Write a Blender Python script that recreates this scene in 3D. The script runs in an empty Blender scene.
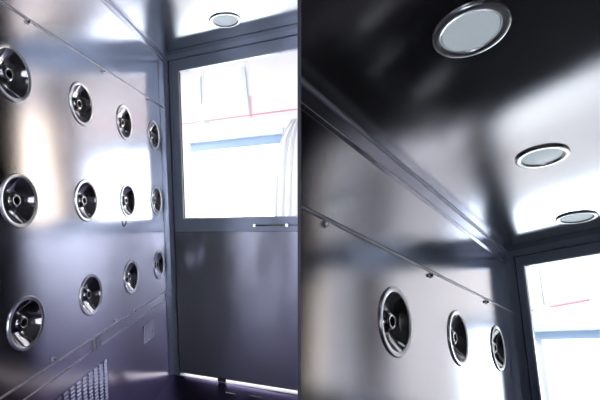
import bpy, bmesh, math, random
from mathutils import Vector, Matrix
random.seed(7)
C = bpy.context.scene
COL = C.collection
PI = math.pi

# ------------------------------------------------------------------ camera
F, PX, PY = 401.05, 250.1, 226.27            # focal length and optical axis, in pixels of a 600x400 frame


def rodrigues(r):
    v = Vector(r)
    return Matrix.Rotation(v.length, 3, v.normalized())


RL = rodrigues((0.06194, -0.020825, -0.137386))
TL = Vector((-0.535158, 2.466221, 1.041203))
RR = rodrigues((-0.331281, -0.043224, -0.786454))
TR = Vector((1.261066, 1.979902, -0.128301))
RS = 0.92                                    # size of the right booth against its first survey
UP2 = Vector((0, 0, 2.0))
RLt = RL.transposed()
CAM = RLt @ (-TL) + UP2                      # the floor of the left booth is z = 0

cam_d = bpy.data.cameras.new('camera')
cam = bpy.data.objects.new('camera', cam_d)
COL.objects.link(cam)
cam_d.sensor_width = 36.0
cam_d.sensor_fit = 'HORIZONTAL'
cam_d.lens = F / 600.0 * 36.0
cam_d.shift_x = (300.0 - PX) / 600.0
cam_d.shift_y = (PY - 200.0) / 600.0
cam_d.clip_start = 0.02
ax, ay, az = RLt @ Vector((1, 0, 0)), RLt @ Vector((0, 1, 0)), RLt @ Vector((0, 0, 1))
m = Matrix((ax, az, -ay)).transposed().to_4x4()
m.translation = CAM
cam.matrix_world = m
C.camera = cam

# ------------------------------------------------------------------ light and exposure
world = bpy.data.worlds.new('overcast_sky')
C.world = world
world.use_nodes = True
bg = world.node_tree.nodes['Background']
bg.inputs['Color'].default_value = (0.84, 0.93, 1.0, 1)
bg.inputs['Strength'].default_value = 6.0
C.view_settings.view_transform = 'Standard'
C.view_settings.look = 'None'
C.view_settings.exposure = 0.0
C.view_settings.gamma = 1.0
C.view_settings.use_curve_mapping = False


# ------------------------------------------------------------------ materials
def new_mat(name):
    mt = bpy.data.materials.new(name)
    mt.use_nodes = True
    nt = mt.node_tree
    return mt, nt, nt.nodes['Principled BSDF']


def steel(name, col, rough, var=0.03, scale=(1, 1, 1), bump=0.0, aniso=0.0, tangent=(0, 1, 0), broad=0.0, broad_rough=0.55):
    """sheet steel: a glossy lobe stretched across the brushing, and a broader one for the fine grain"""
    mt = bpy.data.materials.new(name)
    mt.use_nodes = True
    nt = mt.node_tree
    nt.nodes.remove(nt.nodes['Principled BSDF'])
    out = nt.nodes['Material Output']
    tc = nt.nodes.new('ShaderNodeTexCoord')
    mp = nt.nodes.new('ShaderNodeMapping')
    mp.inputs['Scale'].default_value = scale
    nz = nt.nodes.new('ShaderNodeTexNoise')
    nz.inputs['Scale'].default_value = 3.0
    nz.inputs['Detail'].default_value = 5.0
    nt.links.new(tc.outputs['Object'], mp.inputs['Vector'])
    nt.links.new(mp.outputs['Vector'], nz.inputs['Vector'])
    mr = nt.nodes.new('ShaderNodeMapRange')
    mr.inputs['From Min'].default_value = 0.3
    mr.inputs['From Max'].default_value = 0.7
    mr.inputs['To Min'].default_value = max(0.02, rough - var)
    mr.inputs['To Max'].default_value = rough + var
    nt.links.new(nz.outputs['Fac'], mr.inputs['Value'])
    g = nt.nodes.new('ShaderNodeBsdfAnisotropic')
    g.distribution = 'BECKMANN'
    g.inputs['Color'].default_value = (*col, 1)
    g.inputs['Anisotropy'].default_value = aniso
    nt.links.new(mr.outputs['Result'], g.inputs['Roughness'])
    vt = nt.nodes.new('ShaderNodeVectorTransform')
    vt.vector_type = 'VECTOR'
    vt.convert_from = 'OBJECT'
    vt.convert_to = 'WORLD'
    vt.inputs[0].default_value = tangent
    nt.links.new(vt.outputs[0], g.inputs['Tangent'])
    shader = g
    nrm = None
    if bump:
        n2 = nt.nodes.new('ShaderNodeTexNoise')
        n2.inputs['Scale'].default_value = 2.2
        n2.inputs['Detail'].default_value = 1.0
        nt.links.new(tc.outputs['Object'], n2.inputs['Vector'])
        bp = nt.nodes.new('ShaderNodeBump')
        bp.inputs['Strength'].default_value = 1.0
        bp.inputs['Distance'].default_value = bump
        nt.links.new(n2.outputs['Fac'], bp.inputs['Height'])
        nt.links.new(bp.outputs['Normal'], g.inputs['Normal'])
    if broad:
        g2 = nt.nodes.new('ShaderNodeBsdfAnisotropic')
        g2.distribution = 'GGX'
        g2.inputs['Color'].default_value = (*col, 1)
        g2.inputs['Roughness'].default_value = broad_rough
        mx = nt.nodes.new('ShaderNodeMixShader')
        mx.inputs['Fac'].default_value = broad
        nt.links.new(g.outputs[0], mx.inputs[1])
        nt.links.new(g2.outputs[0], mx.inputs[2])
        shader = mx
    nt.links.new(shader.outputs[0], out.inputs['Surface'])
    return mt


def plain(name, col, rough=0.5, metal=0.0, emit=None, strength=0.0):
    mt, nt, p = new_mat(name)
    p.inputs['Roughness'].default_value = rough
    p.inputs['Metallic'].default_value = metal
    nz = nt.nodes.new('ShaderNodeTexNoise')
    nz.inputs['Scale'].default_value = 18.0
    mx = nt.nodes.new('ShaderNodeMix')
    mx.data_type = 'RGBA'
    mx.inputs['A'].default_value = (*[c * 0.96 for c in col], 1)
    mx.inputs['B'].default_value = (*[min(1, c * 1.03) for c in col], 1)
    nt.links.new(nz.outputs['Fac'], mx.inputs['Factor'])
    nt.links.new(mx.outputs['Result'], p.inputs['Base Color'])
    if emit:
        p.inputs['Emission Color'].default_value = (*emit, 1)
        p.inputs['Emission Strength'].default_value = strength
    return mt


def film(name, col):
    mt = bpy.data.materials.new(name)
    mt.use_nodes = True
    nt = mt.node_tree
    nt.nodes.remove(nt.nodes['Principled BSDF'])
    t = nt.nodes.new('ShaderNodeBsdfTranslucent')
    t.inputs['Color'].default_value = (*col, 1)
    nt.links.new(t.outputs[0], nt.nodes['Material Output'].inputs['Surface'])
    return mt


def glass(name):
    mt = bpy.data.materials.new(name)
    mt.use_nodes = True
    nt = mt.node_tree
    nt.nodes.remove(nt.nodes['Principled BSDF'])
    out = nt.nodes['Material Output']
    tr = nt.nodes.new('ShaderNodeBsdfTransparent')
    tr.inputs['Color'].default_value = (0.97, 0.985, 1.0, 1)
    gl = nt.nodes.new('ShaderNodeBsdfGlossy')
    gl.inputs['Roughness'].default_value = 0.02
    fr = nt.nodes.new('ShaderNodeFresnel')
    fr.inputs['IOR'].default_value = 1.35
    mx = nt.nodes.new('ShaderNodeMixShader')
    nt.links.new(fr.outputs['Fac'], mx.inputs['Fac'])
    nt.links.new(tr.outputs['BSDF'], mx.inputs[1])
    nt.links.new(gl.outputs['BSDF'], mx.inputs[2])
    nt.links.new(mx.outputs['Shader'], out.inputs['Surface'])
    return mt


M = {
    'wall': steel('brushed_steel', (0.73, 0.71, 0.74), 0.18, 0.015, (1, 1.2, 1), 0.003, 0.27, (0, 1, 0), 0.015, 0.5),
    'ceiling': steel('ceiling_steel', (0.76, 0.77, 0.80), 0.19, 0.01, (1, 1, 1), 0.0012, 0.5, (0, 1, 0), 0.05),
    'door': steel('door_steel', (0.86, 0.88, 1.0), 0.24, 0.01, (6, 1, 1), 0.004, 0.62, (1, 0, 0), 0.32, 0.6),
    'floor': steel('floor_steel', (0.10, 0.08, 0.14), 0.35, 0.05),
    'trim': steel('trim_steel', (0.60, 0.60, 0.68), 0.20, 0.02, broad=0.25),
    'chrome': steel('polished_chrome', (0.88, 0.87, 0.88), 0.09, 0.02, broad=0.1),
    'rim': steel('satin_rim', (0.93, 0.94, 0.96), 0.25, 0.02, broad=0.3),
    'dark': plain('dark_void', (0.012, 0.011, 0.014), 0.7),
    'white': plain('white_plaster', (0.82, 0.83, 0.86), 0.8),
    'outfloor': plain('pale_floor', (0.80, 0.80, 0.82), 0.6),
    'blind': plain('blue_grey_blind', (0.36, 0.50, 0.72), 0.8),
    'blindcase': plain('blind_case', (0.62, 0.72, 0.84), 0.5),
    'red': plain('red_paint', (0.86, 0.36, 0.46), 0.4),
    'lamp': plain('enamel_shade', (0.60, 0.66, 0.70), 0.4),
    'curtain': plain('white_cloth', (0.88, 0.91, 0.96), 0.9),
    'diffuser': plain('opal_diffuser', (0.52, 0.58, 0.64), 0.35, 0.0, (0.80, 0.92, 1.0), 0.36),
    'sensor': plain('grey_plastic', (0.42, 0.42, 0.50), 0.35),
    'seal': plain('dark_seal', (0.05, 0.05, 0.07), 0.5),
    'block': plain('pale_block', (0.62, 0.66, 0.74), 0.8),
    'glass': glass('clear_glass'),
    'flange': steel('satin_flange', (0.90, 0.90, 0.92), 0.20, 0.02, broad=0.4),
    'frame': steel('frame_steel', (0.72, 0.82, 1.0), 0.25, 0.01, (1, 1, 1), 0.0, 0.5, (1, 0, 0), 0.65, 0.7),
    'film': film('added_cream_film', (0.97, 0.86, 0.74)),
    'pale_film': film('added_ivory_film', (1.0, 0.90, 0.76)),
    'column': plain('added_column_grey', (0.07, 0.065, 0.08), 0.6),
    'strip': plain('aluminium_strip', (0.78, 0.78, 0.84), 0.35, 0.4),
    'vent': steel('vent_steel', (0.45, 0.44, 0.50), 0.18, 0.015, (1, 1, 1), 0.0, 0.27, (1, 0, 0), 0.015),
    'edge': steel('edge_steel', (0.82, 0.80, 0.82), 0.08, 0.02),
}


# ------------------------------------------------------------------ mesh helpers
class MB:
    def __init__(self):
        self.bm = bmesh.new()

    def box(self, x0, x1, y0, y1, z0, z1, mi=0, fn=None):
        vs = [self.bm.verts.new((x, y, z)) for x in (x0, x1) for y in (y0, y1) for z in (z0, z1)]
        for q in ((0, 1, 3, 2), (4, 6, 7, 5), (0, 4, 5, 1), (2, 3, 7, 6), (0, 2, 6, 4), (1, 5, 7, 3)):
            f = self.bm.faces.new([vs[i] for i in q])
            f.material_index = mi
        if fn:
            for v in vs:
                v.co = fn(v.co)
        return vs

    def tube(self, pts, r, seg=12, mi=0):
        pts = [Vector(p) for p in pts]
        rings = []
        for i, p in enumerate(pts):
            t = (pts[min(i + 1, len(pts) - 1)] - pts[max(i - 1, 0)]).normalized()
            a = t.orthogonal().normalized()
            if i:
                a = (pa - t * pa.dot(t)).normalized()
            pa = a
            b = t.cross(a)
            rings.append([self.bm.verts.new(p + (a * math.cos(2 * PI * k / seg) + b * math.sin(2 * PI * k / seg)) * r) for k in range(seg)])
        for r0, r1 in zip(rings, rings[1:]):
            for k in range(seg):
                f = self.bm.faces.new((r0[k], r0[(k + 1) % seg], r1[(k + 1) % seg], r1[k]))
                f.smooth = True
                f.material_index = mi
        self.bm.faces.new(rings[0][::-1])
        self.bm.faces.new(rings[-1])

    def lathe(self, prof, seg=48, mi=0, cap0=False, cap1=False, smooth=True):
        rings = []
        for r, z in prof:
            rings.append([self.bm.verts.new((r * math.cos(2 * PI * k / seg), r * math.sin(2 * PI * k / seg), z)) for k in range(seg)])
        for r0, r1 in zip(rings, rings[1:]):
            for k in range(seg):
                f = self.bm.faces.new((r0[k], r0[(k + 1) % seg], r1[(k + 1) % seg], r1[k]))
                f.smooth = smooth
                f.material_index = mi
        if cap0:
            self.bm.faces.new(rings[0][::-1]).material_index = mi
        if cap1:
            self.bm.faces.new(rings[-1]).material_index = mi

    def build(self, name, mats, parent=None, mat=None, bevel=0.0, sharp=None):
        bmesh.ops.recalc_face_normals(self.bm, faces=self.bm.faces)
        me = bpy.data.meshes.new(name)
        self.bm.to_mesh(me)
        self.bm.free()
        if not isinstance(mats, (list, tuple)):
            mats = [mats]
        for x in mats:
            me.materials.append(x)
        if sharp:
            me.set_sharp_from_angle(angle=math.radians(sharp))
        o = bpy.data.objects.new(name, me)
        COL.objects.link(o)
        if parent:
            o.parent = parent
        if mat is not None:
            o.matrix_world = mat
        if bevel:
            b = o.modifiers.new('bevel', 'BEVEL')
            b.width = bevel
            b.segments = 2
            b.limit_method = 'ANGLE'
        return o


def tag(o, label, cat, group=None, kind=None):
    o['label'] = label
    o['category'] = cat
    if group:
        o['group'] = group
    if kind:
        o['kind'] = kind
    return o


def empty(name, mat):
    o = bpy.data.objects.new(name, None)
    COL.objects.link(o)
    o.empty_display_size = 0.05
    o.matrix_world = mat
    return o


def copy_tree(o, mat):
    def rec(s, parent):
        c = s.copy()
        COL.objects.link(c)
        if parent:
            c.parent = parent
        for ch in s.children:
            rec(ch, c)
        return c
    r = rec(o, None)
    r.matrix_world = mat
    return r


# ------------------------------------------------------------------ the two booths: x across the end wall, y into the depth, z up
PN = (RLt @ Vector((1, -(299.3 - PX) / F, 0))).normalized()      # the dividing wall stands beside the camera


class Booth:
    def __init__(self, mat, k, mm, d):
        self.B, self.k, self.m, self.d = mat, k, mm, d
        self.o = self.B.inverted() @ CAM
        self.Ri = self.B.to_3x3().inverted() @ RLt

    def S(self, v):                                    # the end wall runs a little askew and the ceiling a little off level
        return Vector((v[0], v[1] + self.k * v[0], v[2] + self.m * v[0]))

    def ray(self, u, v):
        return self.Ri @ Vector(((u - PX) / F, 1, -(v - PY) / F))

    def hit_end(self, u, v, Y=0.0):                    # where a sight line meets the plane y = Y + k x; in booth coords before S
        r, o = self.ray(u, v), self.o
        t = (Y + self.k * o[0] - o[1]) / (r[1] - self.k * r[0])
        p = o + r * t
        return Vector((p[0], p[1] - self.k * p[0], p[2] - self.m * p[0]))

    def hit_wall(self, u, v, X=0.0):
        r, o = self.ray(u, v), self.o
        t = (X - o[0]) / r[0]
        return o + r * t

    def wall_frame(self, y, z, x=0.0):                 # local z points out of the side wall
        f = Matrix(((0, 0, 1, x), (1, 0, 0, y), (0, 1, 0, z), (0, 0, 0, 1)))
        return self.B @ f

    def end_frame(self, x, z, off=0.0):                # local x along the end wall, y into the outer room, z up
        a = Vector((1, self.k, self.m)).normalized()
        n = Vector((0, 0, 1)).cross(a).normalized()
        u = a.cross(n).normalized()
        p = self.S((x, 0, z)) + n * off
        f = Matrix(((a[0], n[0], u[0], p[0]), (a[1], n[1], u[1], p[1]), (a[2], n[2], u[2], p[2]), (0, 0, 0, 1)))
        return self.B @ f

    def ceil_frame(self, x, y):                        # local z points down out of the ceiling
        a = Vector((1, 0, self.m)).normalized()
        b = Vector((0, -1, 0))
        n = a.cross(b).normalized()
        p = self.S((x, y, 0))
        f = Matrix(((a[0], b[0], n[0], p[0]), (a[1], b[1], n[1], p[1]), (a[2], b[2], n[2], p[2]), (0, 0, 0, 1)))
        return self.B @ f


BL = Matrix.Translation(UP2)
BR = (RLt @ RR).to_4x4()
BR.translation = RLt @ (TR * RS - TL) + UP2
dL = dict(s=.374, u4=.206, w1=.508, rr=.374, ws=.317, tr=.023, gx=.1059, gt=.1034, gb=.9938, H=2.0, lx=.4707, ly=.2763, ls=.5909, wl=1.4326,
          nr=1.0, W=1.0, back=-3.4, lr=.081)
dR = dict(s=.4519, u4=.2971, w1=.4761, rr=.4516, ws=.2951, tr=.0557, gx=.0743, gt=.0839, gb=.9938, H=2.0, lx=.3251, ly=.2724, ls=.5909, wl=1.4326,
          nr=1.0 / RS, W=.93, back=-2.9, lr=.059 / RS)
dR['gb'] = .76
dR = {a: b * RS for a, b in dR.items()}
L = Booth(BL, -0.2714, 0.0114, dL)
R = Booth(BR, -0.28845, 0.02934, dR)


def clip(mb, mat, keep):                               # trims a shell piece where it meets the dividing wall
    inv = mat.inverted()
    n = (mat.to_3x3().transposed() @ PN)
    bmesh.ops.bisect_plane(mb.bm, geom=mb.bm.verts[:] + mb.bm.edges[:] + mb.bm.faces[:], plane_co=inv @ CAM, plane_no=n,
                           clear_outer=(keep < 0), clear_inner=(keep > 0))
    return mb


def shell(name, mb, mat, booth, keep, label, cat):
    clip(mb, booth.B, keep)
    o = mb.build(name, mat, None, booth.B)
    return tag(o, label, cat, None, 'structure')


def holed_panel(mb, ys, zs, holes, r, x, th):
    """front sheet of a panel in the side wall with round holes, in rectangular cells"""
    bm = mb.bm
    for (y0, y1) in zip(ys, ys[1:]):
        for (z0, z1) in zip(zs, zs[1:]):
            h = [c for c in holes if y0 < c[0] < y1 and z0 < c[1] < z1]
            if not h:
                bm.faces.new([bm.verts.new((x, *q)) for q in ((y0, z0), (y1, z0), (y1, z1), (y0, z1))])
                continue
            cy, cz = h[0]
            n = 48
            inner, outer, deep = [], [], []
            crn = sorted([(math.atan2(b - cz, a - cy) % (2 * PI), a, b) for a in (y0, y1) for b in (z0, z1)])
            angs = [2 * PI * i / n for i in range(n)]
            for c in crn:
                j = min(range(n), key=lambda i: abs(((angs[i] - c[0] + PI) % (2 * PI)) - PI))
                angs[j] = c[0]
            for a in angs:
                ca, sa = math.cos(a), math.sin(a)
                t = min((((y1 if ca > 0 else y0) - cy) / ca) if abs(ca) > 1e-9 else 9e9, (((z1 if sa > 0 else z0) - cz) / sa) if abs(sa) > 1e-9 else 9e9)
                inner.append(bm.verts.new((x, cy + r * ca, cz + r * sa)))
                deep.append(bm.verts.new((x - th, cy + r * ca, cz + r * sa)))
                outer.append(bm.verts.new((x, cy + t * ca, cz + t * sa)))
            for i in range(n):
                j = (i + 1) % n
                bm.faces.new((inner[i], outer[i], outer[j], inner[j]))
                bm.faces.new((inner[i], inner[j], deep[j], deep[i]))
    bmesh.ops.remove_doubles(bm, verts=bm.verts[:], dist=1e-5)


# ------------------------------------------------------------------ structure: booth shells
NR = 0.083


def booth_shell(b, keep, side, rows):
    d = b.d
    yb = d['back']
    hr = 0.0715
    holes = [(-(d['u4'] + k * d['s']), -(d['w1'] + j * d['rr'])) for k in range(4 if keep < 0 else 3) for j in range(rows)]
    kk = 5 if keep < 0 else 4
    ys = [yb] + [-(d['u4'] + (k - .5) * d['s']) for k in range(kk - 1, -1, -1)]
    if ys[-1] < 0:
        ys.append(0.0)
    ys[-1] = 0.0
    zs = [-d['wl']] + [-(d['w1'] + (j + .5) * d['rr']) for j in range(rows - 1, -1, -1)] + [-d['ws']]
    if zs[0] > zs[1] - .03:
        zs[1] = zs[0] + .03
    wl = -zs[0]
    mb = MB()
    holed_panel(mb, ys, zs, holes, hr, 0.0, 0.012)
    # upper strip, lower strip and bottom panel sit a hair behind the middle panel
    t2 = 0.002
    mb.box(-.012, -t2, yb, 0, -d['ws'], 0.02)
    mb.box(-.012, -t2, yb, 0, -wl - .050, -wl)
    mb.box(-.012, -t2, yb, 0, -d['H'] - .01, -wl - .052)
    for f in mb.bm.faces:
        f.smooth = False
    shell('wall_left', mb, M['wall'], b, keep, f'brushed steel side wall of the {side} booth with round air nozzles', 'wall')
    # flat bars over the seams and the angle strip under the ceiling
    mb = MB()
    mb.box(-t2, .003, yb, -.002, -d['ws'] - .001, -d['ws'] + .004)
    shell('trim_1' if keep < 0 else 'trim_3', mb, M['strip'], b, keep, f'thin steel seam bar high on the side wall of the {side} booth', 'trim')
    mb = MB()
    mb.box(-t2, .0008, yb, -.002, -d['ws'] + .004, -d['ws'] + .0075)
    shell('trim_8' if keep < 0 else 'trim_9', mb, M['seal'], b, keep, f'dark joint above the seam bar of the {side} booth', 'trim')
    if keep < 0:
        mb = MB()
        mb.box(-t2, .003, yb, -.002, -wl - .003, -wl + .002)
        mb.box(-t2, .001, yb, -.002, -wl - .053, -wl - .050)
        shell('trim_5', mb, M['strip'], b, keep, 'pair of thin steel seam bars low on the side wall of the left booth', 'trim')
    mb = MB()
    mb.box(-t2, .004, yb, -.002, -d['tr'], .0)
    mb.box(-t2, .008, yb, -.002, -.0025, .004)
    shell('trim_2' if keep < 0 else 'trim_4', mb, M['trim'], b, keep, f'steel angle strip between side wall and ceiling of the {side} booth', 'trim')
    mb = MB()
    mb.box(.003, .0055, yb, -.002, -d['tr'], -d['tr'] + .0025)
    mb.box(.003, .0095, yb, -.002, -.0035, -.001)
    shell('trim_10' if keep < 0 else 'trim_11', mb, M['strip'], b, keep, f'bright edges of the angle strip under the ceiling of the {side} booth', 'trim')
    W = 1.1 if keep < 0 else d['W']
    S = b.S
    mb = MB()
    mb.box(-.02, W, yb, 0.0, 0, .02, 0, S)
    shell('ceiling', mb, M['ceiling'], b, keep, f'steel ceiling of the {side} booth', 'ceiling')
    mb = MB()
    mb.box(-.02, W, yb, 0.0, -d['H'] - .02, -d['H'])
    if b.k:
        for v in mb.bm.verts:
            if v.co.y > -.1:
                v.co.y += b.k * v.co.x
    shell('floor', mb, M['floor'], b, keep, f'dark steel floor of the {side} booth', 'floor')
    mb = MB()
    rx0, rx1, rz0, rz1 = (.10 if keep < 0 else .06), W - (.20 if keep < 0 else .06), (-1.6 if keep < 0 else -1.5), (-.35 if keep < 0 else -.45)         # rear opening added to let light in onto the steel
    mb.box(-.02, rx0, yb - .02, yb, -d['H'] - .02, .06)
    mb.box(rx1, W, yb - .02, yb, -d['H'] - .02, .06)
    mb.box(rx0, rx1, yb - .02, yb, -d['H'] - .02, rz0)
    mb.box(rx0, rx1, yb - .02, yb, rz1, .06)
    shell('wall_back', mb, M['wall'], b, keep, f'steel wall closing the {side} booth behind the viewer', 'wall')
    mb = MB()
    yr = yb - 1.8  # lit room added behind the viewer, for its reflection in the steel
    mb.box(-.5, W + .3, yr - .05, yr, -d['H'], .4)
    mb.box(-.55, -.5, yr, yb - .02, -d['H'], .4)
    mb.box(W + .3, W + .35, yr, yb - .02, -d['H'], .4)
    mb.box(-.5, W + .3, yr, yb - .02, .4, .45)
    mb.box(-.5, W + .3, yr, yb - .02, -d['H'] - .05, -d['H'])
    mb.box(-.5, W + .3, yb - .07, yb - .021, .06, .4)
    mb.box(-.5, -.02, yb - .07, yb - .021, -d['H'], .06)
    mb.box(W, W + .3, yb - .07, yb - .021, -d['H'], .06)
    shell('wall_added_rear', mb, M['white'], b, keep, f'white walls of the added, unseen room behind the {side} booth', 'wall')
    if keep > 0:
        mb = MB()
        mb.box(W, W + .02, yb, b.k * W, -d['H'] - .02, .06)
        shell('wall_far_side', mb, M['wall'], b, keep, f'steel wall facing the nozzle wall in the {side} booth', 'wall')


booth_shell(L, -1, 'left', 3)
booth_shell(R, 1, 'right', 1)

# the dividing wall: one steel sheet with an opening in which the viewer stands
mb = MB()
e1 = PN.cross(Vector((0, 0, 1))).normalized() * -1
if e1.dot(ay) < 0:
    e1 = -e1
e2 = az - e1 * az.dot(e1) - PN * az.dot(PN)
e2.normalize()
FR = Matrix((PN, e1, e2)).transposed().to_4x4()
FR.translation = CAM
th = 0.0013
for (a0, a1, c0, c1) in ((.35, 7.5, -3.2, 3.2), (-1.6, -.35, -3.2, 3.2), (-.35, .35, .32, 3.2), (-.35, .35, -3.2, -.32)):
    mb.box(-th, th, a0, a1, c0, c1)
mb.box(-th * 1.15, th * 1.15, .346, .351, -.32, .32, 1)
tag(mb.build('wall_right', [M['edge'], M['seal']], None, FR), 'thin steel dividing wall seen edge on between the two booths', 'wall', None, 'structure')


# ------------------------------------------------------------------ door and frame at the end of each booth
def door(b, keep, n, side):
    d = b.d
    S = b.S
    sc = 1.0 if keep < 0 else RS
    W = 1.3 if keep < 0 else d['W']
    H = d['H']
    jx, jt = .034 * sc, .030 * sc
    # jamb and header
    mb = MB()
    mb.box(-.02, jx, -.004, .05, -H, .0, 0, S)
    mb.box(jx, W, -.004, .05, -jt, .02, 0, S)
    mb.box(jx - .006, jx, -.012, -.004, -H, -jt, 0, S)
    mb.box(jx - .006, W, -.012, -.004, -jt, -jt + .006, 0, S)
    mb.box(jx, jx + .02, .030, .05, -H, -jt, 0, S)
    mb.box(jx, W, .030, .05, -jt - .02, -jt, 0, S)
    clip(mb, b.B, keep)
    tag(mb.build(f'trim_{5 + n}', M['frame'], None, b.B), f'steel door frame around the windowed door of the {side} booth', 'door frame', None, 'structure')
    # door leaf
    root = empty(f'door_{n}', b.B)
    tag(root, f'steel door with a tall window at the end of the {side} booth', 'door', None, 'structure')
    g0, g1, gt, gb = d['gx'], (1.2 if keep < 0 else W - .06), d['gt'], d['gb']
    x0 = jx + .004
    mb = MB()
    mb.box(x0, g0, .004, .026, -gb, -jt - .003, 0, S)                # stile
    mb.box(g0, W - .004, .004, .026, -gt, -jt - .003, 0, S)          # top rail
    mb.box(x0, W - .004, .004, .026, -gb - .085 * sc, -gb, 0, S)     # mid rail
    mb.box(x0, W - .004, .0245, .026, -gb - .11 * sc, -gb - .06 * sc, 0, S)  # backing behind the joint
    mb.box(x0 + .012, x0 + .016, .001, .004, -gb, -jt - .003, 0, S)
    clip(mb, b.B, keep)
    mb.build('door_frame', M['frame'], root)
    mb = MB()
    mb.box(g0 - .007, g0, -.001, .004, -gb, -gt + .007, 0, S)
    mb.box(g0, W - .01, -.001, .004, -gt, -gt + .007, 0, S)
    mb.box(g0 - .007, W - .01, -.004, .004, -gb - .008, -gb, 0, S)
    clip(mb, b.B, keep)
    mb.build('glazing_bead', M['strip'], root)
    mb = MB()
    mb.box(x0, W - .004, .004, .024, -H + .016, -gb - .088 * sc, 0, S)
    clip(mb, b.B, keep)
    mb.build('lower_panel', M['door'], root)
    mb = MB()
    mb.box(jx - .0005, x0 + .0005, .006, .012, -H + .016, -jt, 0, S)
    mb.box(jx, W, .006, .012, -jt - .0035, -jt + .0005, 0, S)
    mb.box(x0, W - .004, .006, .012, -gb - .0885 * sc, -gb - .0845 * sc, 0, S)
    clip(mb, b.B, keep)
    o = mb.build('door_seal', M['seal'], root)
    o['label'] = 'dark rubber seal'
    mb = MB()
    mb.box(g0, W - .03, .012, .016, -gb, -gt, 0, S)
    clip(mb, b.B, keep)
    o = mb.build('glass_pane', M['glass'], root)
    o['label'] = 'clear glass pane'
    if keep < 0:
        p0, p1, pm = L.hit_end(254, 225.3), L.hit_end(298, 225.6), L.hit_end(287, 225.5)
        mb = MB()
        z = p0[2]
        mb.tube([S((p0[0] + i * (p1[0] - p0[0] + .2) / 6, -.022, z)) for i in range(7)], .0042)
        clip(mb, b.B, keep)
        h = mb.build('door_handle', M['chrome'], root)
        h['label'] = 'thin horizontal chrome handle'
        for px_ in (p0[0] + .006, pm[0]):
            mb = MB()
            mb.tube([S((px_, .006, z)), S((px_, -.012, z)), S((px_, -.026, z))], .0085)
            mb.build('handle_mount', M['chrome'], h)
    return root


door(L, -1, 1, 'left')
door(R, 1, 2, 'right')


# ------------------------------------------------------------------ rooms beyond the doors
def outer_room(b, keep, side, Y, pts):
    S = b.S
    H = b.d['H']
    fl = -H - .004
    top = 1.1
    X0, X1 = (-3.8, 1.3) if keep < 0 else (-2.6, 2.4)
    (hx0, hx1, hz0, hz1) = pts['hole']
    mb = MB()
    sx0, sx1 = pts['side']                              # an unseen window added further left, for warm reflections in the steel
    mb.box(X0, sx0, Y, Y + .12, fl, top, 0, S)
    mb.box(sx1, hx0, Y, Y + .12, fl, top, 0, S)
    mb.box(sx0, sx1, Y, Y + .12, fl, fl + .3, 0, S)
    mb.box(sx0, sx1, Y, Y + .12, .7, top, 0, S)
    mb.box(hx1, X1, Y, Y + .12, fl, top, 0, S)
    mb.box(hx0, hx1, Y, Y + .12, fl, hz0, 0, S)
    mb.box(hx0, hx1, Y, Y + .12, hz1, top, 0, S)
    shell('wall_front' if keep < 0 else 'wall_front', mb, M['white'], b, keep, f'white wall of the bright room seen through the door of the {side} booth', 'wall')
    mb = MB()
    mb.box(X0, X1, .05, Y, top, top + .1, 0, S)
    shell('ceiling', mb, M['white'], b, keep, f'white ceiling of the room beyond the {side} booth', 'ceiling')
    mb = MB()
    mb.box(X0, X1, .0, Y, fl - .1, fl, 0, S)
    shell('floor', mb, M['outfloor'], b, keep, f'pale floor of the room beyond the {side} booth', 'floor')
    mb = MB()
    mb.box(X0 - .1, X0, .05, Y, fl, top, 0, S)
    shell('wall_side', mb, M['white'], b, keep, f'white side wall of the room beyond the {side} booth', 'wall')
    if keep > 0:
        mb = MB()
        mb.box(X1, X1 + .1, .05, Y, fl, top, 0, S)
        shell('wall_side', mb, M['white'], b, keep, f'white right-hand wall of the room beyond the {side} booth', 'wall')
    # outside face of the booth, so that the room is closed on this side
    mb = MB()
    W = 1.3 if keep < 0 else b.d['W']
    mb.box(X0, -.021, .0, .05, fl, top, 0, S)
    mb.box(-.021, W, .0, .05, .021, top, 0, S)
    if keep > 0:
        mb.box(W, X1, .0, .05, fl, top, 0, S)
    shell('wall_outside', mb, M['white'], b, keep, f'outer face of the {side} booth around its door', 'wall')
    mb = MB()
    mb.box(sx0, sx1, Y + .03, Y + .034, fl + .3, .7, 0, S)
    clip(mb, b.B, keep)
    o = mb.build('added_window_3' if keep < 0 else 'added_window_4', M['film'] if keep < 0 else M['pale_film'], None, b.B)
    tag(o, f'added cream window, put in for its reflection, far to the left beyond the {side} booth', 'window', None, 'structure')
    cx0, cx1 = pts['col']  # column added so that the steel reflects a dark band
    mb = MB()
    mb.box(cx0, cx1, Y - .30, Y - .002, fl, top, 0, S)
    shell('column', mb, M['column'], b, keep, f'added dark grey column, put in for its reflected dark band, by the far wall beyond the {side} booth', 'column')
    # window frame in the far wall
    mb = MB()
    t = .035
    mb.box(hx0, hx0 + t, Y - .02, Y + .06, hz0, hz1, 0, S)
    mb.box(hx0, hx1, Y - .02, Y + .06, hz0, hz0 + t, 0, S)
    mb.box(hx1 - t, hx1, Y - .02, Y + .06, hz0, hz1, 0, S)
    mb.box(hx0, hx1, Y - .02, Y + .06, hz1 - t, hz1, 0, S)
    clip(mb, b.B, keep)
    o = mb.build('window_1' if keep < 0 else 'window_2', M['blindcase'], None, b.B)
    tag(o, f'bright window in the white far room beyond the {side} booth', 'window', None, 'structure')


def z_avg(*p):
    return sum(q[2] for q in p) / len(p)


YL, YR = 3.0, 2.6


def fill_light(name, b, x, y, z, sx, sy, power, col):  # area fill light, not a fitting of the rooms
    ld = bpy.data.lights.new(name, 'AREA')
    ld.shape = 'RECTANGLE'
    ld.size, ld.size_y = sx, sy
    ld.energy = power
    ld.color = col
    o = bpy.data.objects.new(name, ld)
    COL.objects.link(o)
    o.matrix_world = b.B @ Matrix.Translation((x, y, z))
    return o


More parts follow.
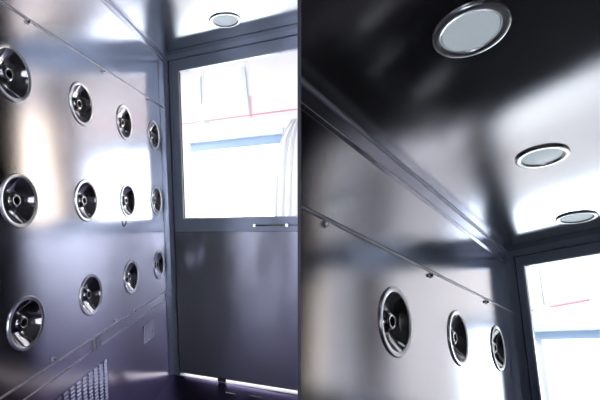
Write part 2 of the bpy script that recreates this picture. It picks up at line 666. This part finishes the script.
fill_light('rear_fill', L, .4, -4.2, .36, .8, .8, 28, (.98, .9, .9))  # added fill that brightens the steel from behind the viewer
fill_light('rear_fill', R, .4, -3.6, .36, .6, .6, 330, (.96, .9, .9))
fill_light('far_fill', L, -1.9, 1.6, 1.05, .9, 1.6, 85, (1.0, .92, .84))  # added fill that brightens the far room and its reflections
fill_light('far_fill', R, -.1, 1.3, 1.05, .9, 1.4, 38, (1.0, .92, .84))
# left: the far window, its blind, the red pipe, the pendant lamp, the curtain
a, c = L.hit_end(193.5, 150, YL), L.hit_end(282, 140, YL)
lo = L.hit_end(230, 217, YL)
holeL = (a[0], c[0], lo[2] - .7, z_avg(a, c) + .12)
outer_room(L, -1, 'left', YL, dict(hole=holeL, side=(-3.75, -1.5), col=(-1.42, -1.12)))
a2, c2 = R.hit_end(538.5, 341, YR), R.hit_end(600, 333, YR)
lo2 = R.hit_end(570, 400, YR)
holeR = (a2[0], a2[0] + 1.35, lo2[2] - .6, z_avg(a2, c2) + .12)
outer_room(R, 1, 'right', YR, dict(hole=holeR, side=(-2.4, -1.15), col=(1.62, 1.80)))


def blind(b, Y, p_top, p_bot, x0, x1, keep, label):
    root = empty('roller_blind', b.B @ Matrix.Translation(b.S(((x0 + x1) / 2, Y - .05, p_top))))
    tag(root, label, 'blind', 'roller blinds over the far windows')
    inv = root.matrix_world.inverted() @ b.B
    h = p_top - p_bot
    mb = MB()
    mb.box(x0 - .03, x1 + .03, Y - .10, Y - .005, p_top - h * .42, p_top, 0, b.S)
    clip(mb, b.B, keep)
    mb.bm.transform(inv)
    mb.build('blind_case', M['blindcase'], root, None, .004)
    mb = MB()
    mb.box(x0, x1, Y - .045, Y - .035, p_bot, p_top - h * .42, 0, b.S)
    mb.box(x0, x1, Y - .052, Y - .028, p_bot - .012, p_bot + .012, 0, b.S)
    clip(mb, b.B, keep)
    mb.bm.transform(inv)
    mb.build('blind_fabric', M['blind'], root)


t1, t2 = L.hit_end(190, 138, YL - .05), L.hit_end(281, 129, YL - .05)
b1, b2 = L.hit_end(193, 152, YL - .05), L.hit_end(280, 141, YL - .05)
blind(L, YL, z_avg(t1, t2), z_avg(b1, b2), t1[0], t2[0], -1, 'pale blue roller blind above the far window in the left picture half')
t1, t2 = R.hit_end(534, 330, YR - .05), R.hit_end(600, 322, YR - .05)
b1, b2 = R.hit_end(537, 341, YR - .05), R.hit_end(600, 334, YR - .05)
blind(R, YR, z_avg(t1, t2), z_avg(b1, b2), t1[0], t1[0] + 1.4, 1, 'pale blue roller blind above the far window in the right picture half')


def pipe(b, Y, pa, pb, drop, keep, label):
    p, q = b.hit_end(*pa, Y), b.hit_end(*pb, Y)
    mb = MB()
    ext = (q - p) * .6
    pts = [b.S(p - ext * .05), b.S(p), b.S(q), b.S(q + ext * (.0 if keep < 0 else 1))]
    mb.tube(pts, .009, 10)
    if drop:
        u, v = b.hit_end(*drop[0], Y), b.hit_end(*drop[1], Y)
        u[0] = v[0]
        mb.tube([b.S(u), b.S(v)], .010, 10)
    clip(mb, b.B, keep)
    o = mb.build('sprinkler_pipe', M['red'], None, b.B)
    tag(o, label, 'pipe', 'red pipes in the far rooms')


pipe(L, YL - .06, (182, 124), (297, 109), ((251, 96), (251, 117)), -1, 'thin red pipe running above the blind, with a short red drop, left half')
pipe(R, YR - .06, (531, 310.5), (566, 304), None, 1, 'thin red pipe running above the blind in the right half')


def pendant(b, Y, at, rod_top, keep, r, label):
    p, q = b.hit_end(*at, Y), b.hit_end(*rod_top, Y)
    q[0] = p[0]
    root = empty('pendant_lamp', b.B @ Matrix.Translation(b.S(p)))
    tag(root, label, 'lamp', 'pendant lamps in the far rooms')
    mb = MB()
    mb.lathe([(.012, r * .55), (r * .35, r * .4), (r, 0), (r * .96, -.006), (r * .3, r * .3)], 24)
    mb.build('lamp_shade', M['lamp'], root)
    mb = MB()
    mb.tube([(0, 0, r * .5), (0, 0, 1.1 - p[2])], .006, 8)
    mb.build('lamp_rod', M['lamp'], root)


pendant(L, YL - .5, (204.5, 124), (203, 84), -1, .10, 'pale pendant lamp hanging in front of the red pipe, left half')
pendant(R, YR - .5, (545, 311), (542, 285), 1, .09, 'pale pendant lamp hanging in front of the red pipe, right half')

# white ceiling beams seen in the upper part of the left window
for (pa, pb, w, lab) in (((243, 68), (248.5, 116), .045, 'pale upright strip on the far wall above the blind, left half'),
                         ((200.5, 77), (201, 104), .012, 'thin pale conduit on the far wall left of the pendant rod, left half')):
    p, q = L.hit_end(*pa, YL), L.hit_end(*pb, YL)
    mb = MB()
    vs = mb.box(-w / 2, w / 2, YL - .03, YL - .001, 0, 1)
    for v in vs:
        t = v.co.z
        v.co = L.S((p[0] + (q[0] - p[0]) * (1 - t) * 0 + q[0] * 0 + (q[0] - p[0]) * (1 - t) + v.co.x, v.co.y, q[2] + (p[2] - q[2]) * t))
    tag(mb.build('wall_strip', M['blindcase'], None, L.B), lab, 'strip')

# white curtain gathered at the right of the far window, left half
mb = MB()
cu = [(292, 119), (286, 128), (281, 140), (279, 155), (276, 175), (275, 200), (275, 216), (276, 240)]
rows = []
nn = 26
for (u, v) in cu:
    p = L.hit_end(u, v, YL - .25)
    q = L.hit_end(305, v, YL - .25)
    row = []
    for i in range(nn + 1):
        t = i / nn
        x = p[0] + (q[0] - p[0]) * t
        fold = .03 * math.sin(t * 26) + .012 * math.sin(t * 55 + v * .05)
        row.append(mb.bm.verts.new(L.S((x, YL - .25 + fold, p[2]))))
    rows.append(row)
p = rows[-1]
low = []
for v in p:
    low.append(mb.bm.verts.new((v.co.x, v.co.y, -1.3)))
rows.append(low)
for r0, r1 in zip(rows, rows[1:]):
    for i in range(nn):
        mb.bm.faces.new((r0[i], r0[i + 1], r1[i + 1], r1[i])).smooth = True
clip(mb, L.B, -1)
o = mb.build('curtain', M['curtain'], None, L.B)
sm = o.modifiers.new('solid', 'SOLIDIFY')
sm.thickness = .006
tag(o, 'white curtain gathered at the right side of the far window, left half', 'curtain')


# ------------------------------------------------------------------ air nozzles
def make_nozzle():
    root = empty('air_nozzle', Matrix.Identity(4))
    mb = MB()
    mb.lathe([(.0700, -.006), (NR, 0.0), (NR, .0016), (NR - .002, .0042), (.0750, .0046), (.0705, .0030), (.0695, -.002), (.0700, -.006)], 64)
    mb.build('flange', M['flange'], root, None, 0, 40)
    mb = MB()
    mb.lathe([(.0698, .001), (.0660, -.0035), (.0560, -.014), (.0430, -.024), (.0320, -.029), (.0270, -.030), (.0270, -.034), (.0705, -.034), (.0705, -.002), (.0698, .001)], 64)
    mb.build('dish', M['chrome'], root, None, 0, 50)
    mb = MB()
    mb.lathe([(.0290, -.032), (.0285, -.026), (.0260, -.018), (.0215, -.012), (.0165, -.0085), (.0140, -.008), (.0125, -.009)], 40)
    mb.lathe([(.0125, -.009), (.0120, -.031)], 40, 1, False, True)
    mb.build('spout', [M['chrome'], M['dark']], root, None, 0, 50)
    return root


rownames = ['top', 'middle', 'bottom']
colnames = {0: 'the column nearest the door', 1: 'the second column from the door', 2: 'the third column from the door', 3: 'the column farthest from the door'}
proto = None
for b, ncol, nrow, half in ((L, 4, 3, 'left'), (R, 3, 1, 'right')):
    for k in range(ncol):
        for j in range(nrow):
            y, z = -(b.d['u4'] + k * b.d['s']), -(b.d['w1'] + j * b.d['rr'])
            mt = b.wall_frame(y, z)
            if proto is None:
                proto = make_nozzle()
                proto.matrix_world = mt
                o = proto
            else:
                o = copy_tree(proto, mt)
            if half == 'left':
                lab = f'round chrome air nozzle, {rownames[j]} one of {colnames[k]}, left booth wall'
                if j == 1 and k == 3:
                    lab = 'large round chrome air nozzle at the left picture edge, middle of its column'
            else:
                lab = ['smallest round chrome air nozzle, next to the door of the right booth',
                       'middle one of the three chrome air nozzles in the right booth',
                       'largest round chrome air nozzle in the right booth, farthest from the door'][k]
            tag(o, lab, 'air nozzle', f'air nozzles in the {half} booth wall')

# ------------------------------------------------------------------ ceiling downlights


def make_light(r, b):
    root = empty('ceiling_downlight', Matrix.Identity(4))
    mb = MB()
    mb.lathe([(r * .98, -.002), (r, .003), (r * .975, .005), (r * .95, .0056), (r * .80, .0056), (r * .77, .004), (r * .745, -.004), (r * .98, -.004)], 64)
    mb.build('trim_ring', M['rim'], root, None, 0, 45)
    mb = MB()
    mb.lathe([(r * .75, -.003), (r * .74, .0012), (r * .60, .0022), (r * .3, .003), (.001, .0032)], 48, 0, True, True)
    mb.build('diffuser', M['diffuser'], root, None, 0, 60)
    return root


protoL = make_light(L.d['lr'], L)
protoL.matrix_world = L.ceil_frame(L.d['lx'], -L.d['ly'])
tag(protoL, 'round recessed ceiling light above the door in the left booth', 'ceiling light')
pr = None
for k, lab in ((0, 'round ceiling light nearest the door of the right booth'),
               (1, 'middle of the three round ceiling lights in the right booth'),
               (2, 'large round ceiling light at the top edge, on the dark end of the right ceiling')):
    mt = R.ceil_frame(R.d['lx'], -(R.d['ly'] + k * R.d['ls']))
    if pr is None:
        pr = make_light(R.d['lr'], R)
        pr.matrix_world = mt
        o = pr
    else:
        o = copy_tree(pr, mt)
    tag(o, lab, 'ceiling light', 'ceiling lights in the right booth')


# ------------------------------------------------------------------ screws along the seams
def make_screw():
    root = empty('panel_screw', Matrix.Identity(4))
    mb = MB()
    mb.lathe([(.0085, -.001), (.0085, .0012), (.0075, .002), (.003, .0022)], 20, 0, True, True)
    mb.build('washer', M['strip'], root, None, 0, 40)
    mb = MB()
    mb.lathe([(.0055, .001), (.0055, .008), (.0042, .0098), (.001, .0102)], 6, 0, True, True, False)
    mb.build('screw_head', M['chrome'], root)
    return root


sp = None
for b, uv, lab in ((L, (27.5, 22), 'steel screw under the upper seam, above the left-edge nozzle'),
                   (L, (103, 71.5), 'steel screw under the upper seam, between second and third nozzle columns'),
                   (L, (147.5, 99.5), 'steel screw under the upper seam near the left door frame'),
                   (L, (53, 359), 'steel screw above the lower seam, left of the grey square box'),
                   (L, (115, 320), 'steel screw above the lower seam, right of the grey square box'),
                   (L, (134.5, 311), 'steel screw above the lower seam nearest the left door'),
                   (R, (325, 224), 'steel screw under the seam beside the dividing edge, right booth'),
                   (R, (430, 275.5), 'steel screw under the seam above the largest nozzle of the right booth'),
                   (R, (486, 302), 'steel screw under the seam nearest the right door')):
    p = b.hit_wall(*uv)
    mt = b.wall_frame(p[1], p[2], .0005)
    if sp is None:
        sp = make_screw()
        sp.matrix_world = mt
        o = sp
    else:
        o = copy_tree(sp, mt)
    tag(o, lab, 'screw', 'screws along the wall seams')

# ------------------------------------------------------------------ small things on the lower left wall
p = L.hit_wall(96.5, 342)
root = empty('sensor_box', L.wall_frame(p[1], p[2], -.002))
tag(root, 'small grey square box on the strip between the two lower seams', 'sensor')
mb = MB()
mb.box(-.026, .026, -.026, .026, 0, .012)
mb.build('housing', M['sensor'], root, None, .003)
mb = MB()
mb.box(-.019, .019, -.019, .019, .0115, .0135)
mb.build('cover', M['trim'], root, None, .0015)

p = L.hit_wall(124.5, 225)
mb = MB()
mb.tube([(.020 * math.cos(a), .034 * math.sin(a), .002) for a in [PI * (1.08 + .84 * i / 12) for i in range(13)]], .0028, 8)
o = mb.build('curved_clip', M['chrome'], None, L.wall_frame(p[1], p[2] + .028, 0))
tag(o, 'small curved chrome clip just below a nozzle of the second column', 'clip')


def grille(y0, y1, z0, z1, ncol, nrow, label, name='vent_grille'):
    cy, cz = (y0 + y1) / 2, (z0 + z1) / 2
    root = empty(name, L.wall_frame(cy, cz, -.002))
    tag(root, label, 'vent', 'return air vents low on the left wall')
    hw, hh = (y1 - y0) / 2, (z1 - z0) / 2
    mb = MB()
    mb.box(-hw - .003, hw + .003, -hh - .003, hh + .003, 0, .0008)
    mb.build('vent_plate', M['vent'], root)
    mb = MB()
    for i in range(ncol):
        cx = -hw + 2 * hw * (i + .5) / ncol
        w = hw / ncol * .62
        for j in range(nrow):
            c_ = -hh + 2 * hh * (j + .5) / nrow
            h = hh / nrow * .55
            vs = mb.box(cx - w, cx + w, c_ - h, c_ + h, .0008, .0042)
            for v in vs:                              # each louvre leans out at its lower lip
                if v.co.z > .002 and v.co.y > c_:
                    v.co.z = .0014
    mb.build('louvres', M['vent'], root)


za = -L.d['wl'] - .125
q0, q1 = L.hit_wall(55, 399), L.hit_wall(107.5, 358)
grille(q0[1], q1[1], -1.93, q1[2], 9, 26, 'louvred steel vent low on the wall below the grey square box')
q0, q1 = L.hit_wall(143.5, 325), L.hit_wall(154.5, 318)
grille(q0[1], q1[1], q1[2] - .10, q1[2], 8, 9, 'small louvred steel vent low on the wall beside the left door')

# ------------------------------------------------------------------ threshold of the left door
for (u0, v0, u1, v1, lab) in ((226, 393, 235, 394.6, 'short polished strip standing for a floor glint in front of the left door, left one of two'),
                              (249, 396, 262, 398, 'short polished strip standing for a floor glint in front of the left door, right one of two')):
    def hit_floor(u, v):
        r, o_ = L.ray(u, v), L.o
        t = (-2.0 - o_[2]) / r[2]
        return o_ + r * t
    p, q = hit_floor(u0, v0), hit_floor(u1, v1)  # glints on the floor, shaped as polished strips
    dv = (q - p)
    n = Vector((-dv.y, dv.x, 0)).normalized() * .004
    mb = MB()
    f = []
    for z in (0.0, .004):
        f.append([mb.bm.verts.new(w + Vector((0, 0, z))) for w in (p - n, q - n, q + n, p + n)])
    mb.bm.faces.new(f[0][::-1])
    mb.bm.faces.new(f[1])
    for i in range(4):
        mb.bm.faces.new((f[0][i], f[0][(i + 1) % 4], f[1][(i + 1) % 4], f[1][i]))
    tag(mb.build('floor_glint', M['chrome'], None, L.B), lab, 'clip', 'floor glints before the door')
p, q = L.hit_end(218, 381), L.hit_end(225.5, 382.5)
mb = MB()
mb.box(p[0], q[0], -.003, .02, -2.0, -1.975, 0, L.S)
tag(mb.build('door_stop', M['seal'], None, L.B), 'small dark block in the light gap under the left door', 'door stop')
